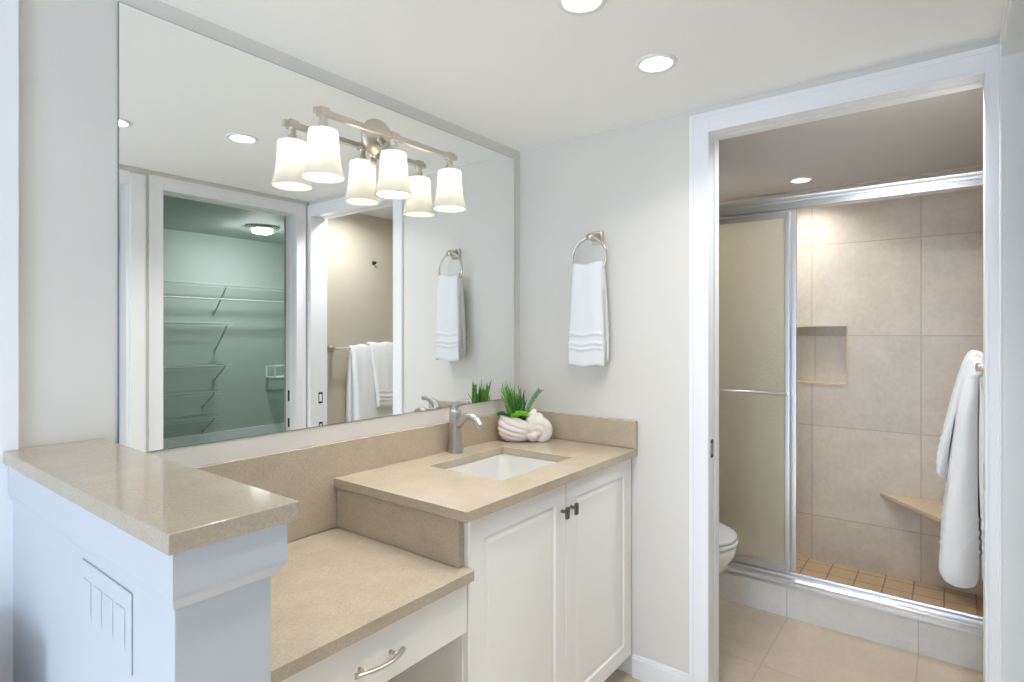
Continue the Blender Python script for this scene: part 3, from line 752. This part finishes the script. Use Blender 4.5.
def shower_panel(x, y0, y1, z0, z1, label, bar):
    t = thing('shower_door', (x, (y0 + y1) / 2, z0), label, 'shower door', 'sliding shower doors')
    bm = NB(); box(bm, x - .003, x + .003, y0 + .018, y1 - .018, z0 + .024, z1 - .026); obj('glass', bm, GLASS, t)
    for a, b in ((y0, y0 + .022), (y1 - .022, y1)):
        bm = NB(); box(bm, x - .010, x + .008, a, b, z0, z1); obj('stile', bm, ALU, t, bevel=.0025)
    for a, b in ((z0, z0 + .028), (z1 - .030, z1)):
        bm = NB(); box(bm, x - .0095, x + .0075, y0 + .022, y1 - .022, a, b); obj('rail', bm, ALU, t, bevel=.002)
    if bar:
        bm = NB(); tube(bm, [(x - .045, y0 + .012, 1.037), (x - .045, y1 - .03, 1.037)], .007, 12)
        for yy in (y0 + .012, y1 - .03): tube(bm, [(x - .009, yy, 1.037), (x - .05, yy, 1.037)], .008, 12)
        obj('towel_rail', bm, ALU, t, smooth=True)
shower_panel(2.953, .604, 1.42, .186, 1.902, 'outer sliding shower door of obscure glass with a horizontal rail', True)
shower_panel(2.975, .580, 1.40, .192, 1.903, 'inner sliding shower door, its aluminium edge showing beside the opening', False)
bm = NB(); prism(bm, [(XB - .001, -.139), (XB - .001, .293), (3.04, -.10), (3.02, -.139)], 'z', .468, .487)
tag(obj('corner_seat', bm, TILESILL, bevel=.003), 'beige triangular stone corner seat in the back of the shower', 'shower seat')

# ------------------------------------------------------------------ toilet
TX = 2.50
t = thing('toilet', (TX, 1.1, 0), 'white toilet behind the left side of the bathroom doorway', 'toilet')
def egg(hw, yf, yb, z, n=40):
    """outline: elongated front at yf, back at yb"""
    out = []; yc = yf + (yb - yf) * .52
    for k in range(n):
        a = 2 * PI * k / n; s, c = math.sin(a), math.cos(a)
        y = yc - (yc - yf) * c if c > 0 else yc + (yb - yc) * -c
        x = TX + hw * math.copysign(abs(s) ** .9, s)
        out.append((x, y, z))
    return out
def loft(bm, loops, cap=True):
    R = [[bm.verts.new(p) for p in l] for l in loops]; n = len(R[0])
    for a, b in zip(R, R[1:]):
        for k in range(n): bm.faces.new((a[k], a[(k + 1) % n], b[(k + 1) % n], b[k]))
    if cap: bm.faces.new(R[0][::-1]); bm.faces.new(R[-1])
bm = NB()
loft(bm, [egg(.115, .86, 1.30, 0), egg(.118, .855, 1.30, .02), egg(.108, .87, 1.29, .06), egg(.105, .88, 1.28, .14), egg(.125, .84, 1.27, .22), egg(.16, .775, 1.25, .30), egg(.178, .732, 1.24, .37), egg(.182, .724, 1.24, .405), egg(.180, .727, 1.24, .412)])
obj('bowl', bm, CHINA, t, smooth=True)
bm = NB(); loft(bm, [egg(.178, .728, 1.225, .416), egg(.184, .720, 1.23, .420), egg(.184, .720, 1.23, .430), egg(.180, .726, 1.225, .434)]); obj('seat', bm, PLASTIC, t, smooth=True)
bm = NB(); loft(bm, [egg(.178, .728, 1.22, .438), egg(.184, .722, 1.225, .442), egg(.183, .724, 1.224, .452), egg(.172, .742, 1.21, .461), egg(.13, .80, 1.17, .468), egg(.05, .93, 1.06, .471)]); obj('lid', bm, PLASTIC, t, smooth=True)
bm = NB(); box(bm, TX - .19, TX + .19, 1.25, 1.435, .40, .76); box(bm, TX - .10, TX + .10, 1.18, 1.26, .30, .41); obj('tank', bm, CHINA, t, bevel=.02)
bm = NB(); box(bm, TX - .20, TX + .20, 1.24, 1.442, .762, .795); obj('tank_lid', bm, CHINA, t, bevel=.008)
bm = NB(); tube(bm, [(TX - .12, 1.25, .70), (TX - .12, 1.232, .70), (TX - .07, 1.225, .69)], .007, 10); obj('flush_lever', bm, ALU, t, smooth=True)

# ------------------------------------------------------------------ closet wire shelving (seen in the mirror)
def wire_shelf(x0, x1, z, label, rod=False, depth=.33):
    t = thing('wire_shelf', ((x0 + x1) / 2, -3.86, z), label, 'shelf', 'wire closet shelves')
    yb, yf = -3.855, -3.855 + depth
    bm = NB()
    def bar(a, b, r=.0035): tube(bm, [a, b], r, 5)
    for y, zz in ((yb, z), ((yb + yf) / 2, z - .004), (yf, z), (yf, z - .03)): bar((x0, y, zz), (x1, y, zz), .0045)
    n = int((x1 - x0) / .032)
    for k in range(n + 1):
        xx = x0 + (x1 - x0) * k / n
        tube(bm, [(xx, yb, z), (xx, yf, z), (xx, yf, z - .03)], .0022, 4)
    obj('deck', bm, WIRE, t)
    if rod:
        bm = NB(); tube(bm, [(x0, yf - .01, z - .165), (x1, yf - .01, z - .165)], .010, 8); obj('hanging_rod', bm, WIRE, t)
    dz = .32 if z > 1 else .20
    for xx in (x1 - .06 if not rod else 3.2, x0 + .35):
        bm = NB(); tube(bm, [(xx, yf - .02, z - .01), (xx, yb + .006, z - dz)], .009, 6); tube(bm, [(xx, yb + .004, z - dz + .03), (xx, yb + .004, z - dz - .03)], .010, 6)
        obj('bracket', bm, WIRE, t)
wire_shelf(1.25, 4.28, 1.865, 'full-width top wire shelf with hanging rod in the closet, seen in the mirror', True)
for z, x1, lab in ((1.43, 3.27, 'second wire shelf from the top in the closet, seen in the mirror'), (.95, 3.25, 'third wire shelf from the top in the closet, seen in the mirror'),
                   (.66, 3.13, 'fourth wire shelf from the top in the closet, seen in the mirror'), (.375, 3.13, 'lowest wire shelf in the closet, seen in the mirror')):
    wire_shelf(1.25, x1, z, lab)
bm = NB()
for z in (.765, .905):
    for y in (-3.76, -3.57): tube(bm, [(3.80, y, z), (4.12, y, z)], .009, 6)
    for xx in (3.80, 4.12): tube(bm, [(xx, -3.76, z), (xx, -3.57, z)], .009, 6)
for xx in (3.80, 4.12):
    for y in (-3.76, -3.57): tube(bm, [(xx, y, .765), (xx, y, .905)], .009, 6)
for k in range(1, 12):
    xx = 3.80 + .32 * k / 12; tube(bm, [(xx, -3.76, .765), (xx, -3.57, .765)], .003, 4)
tag(obj('wire_basket', bm, mat('basket_white', lin(240, 242, 240), .5)), 'small white wire basket on the closet back wall, seen in the mirror', 'basket')
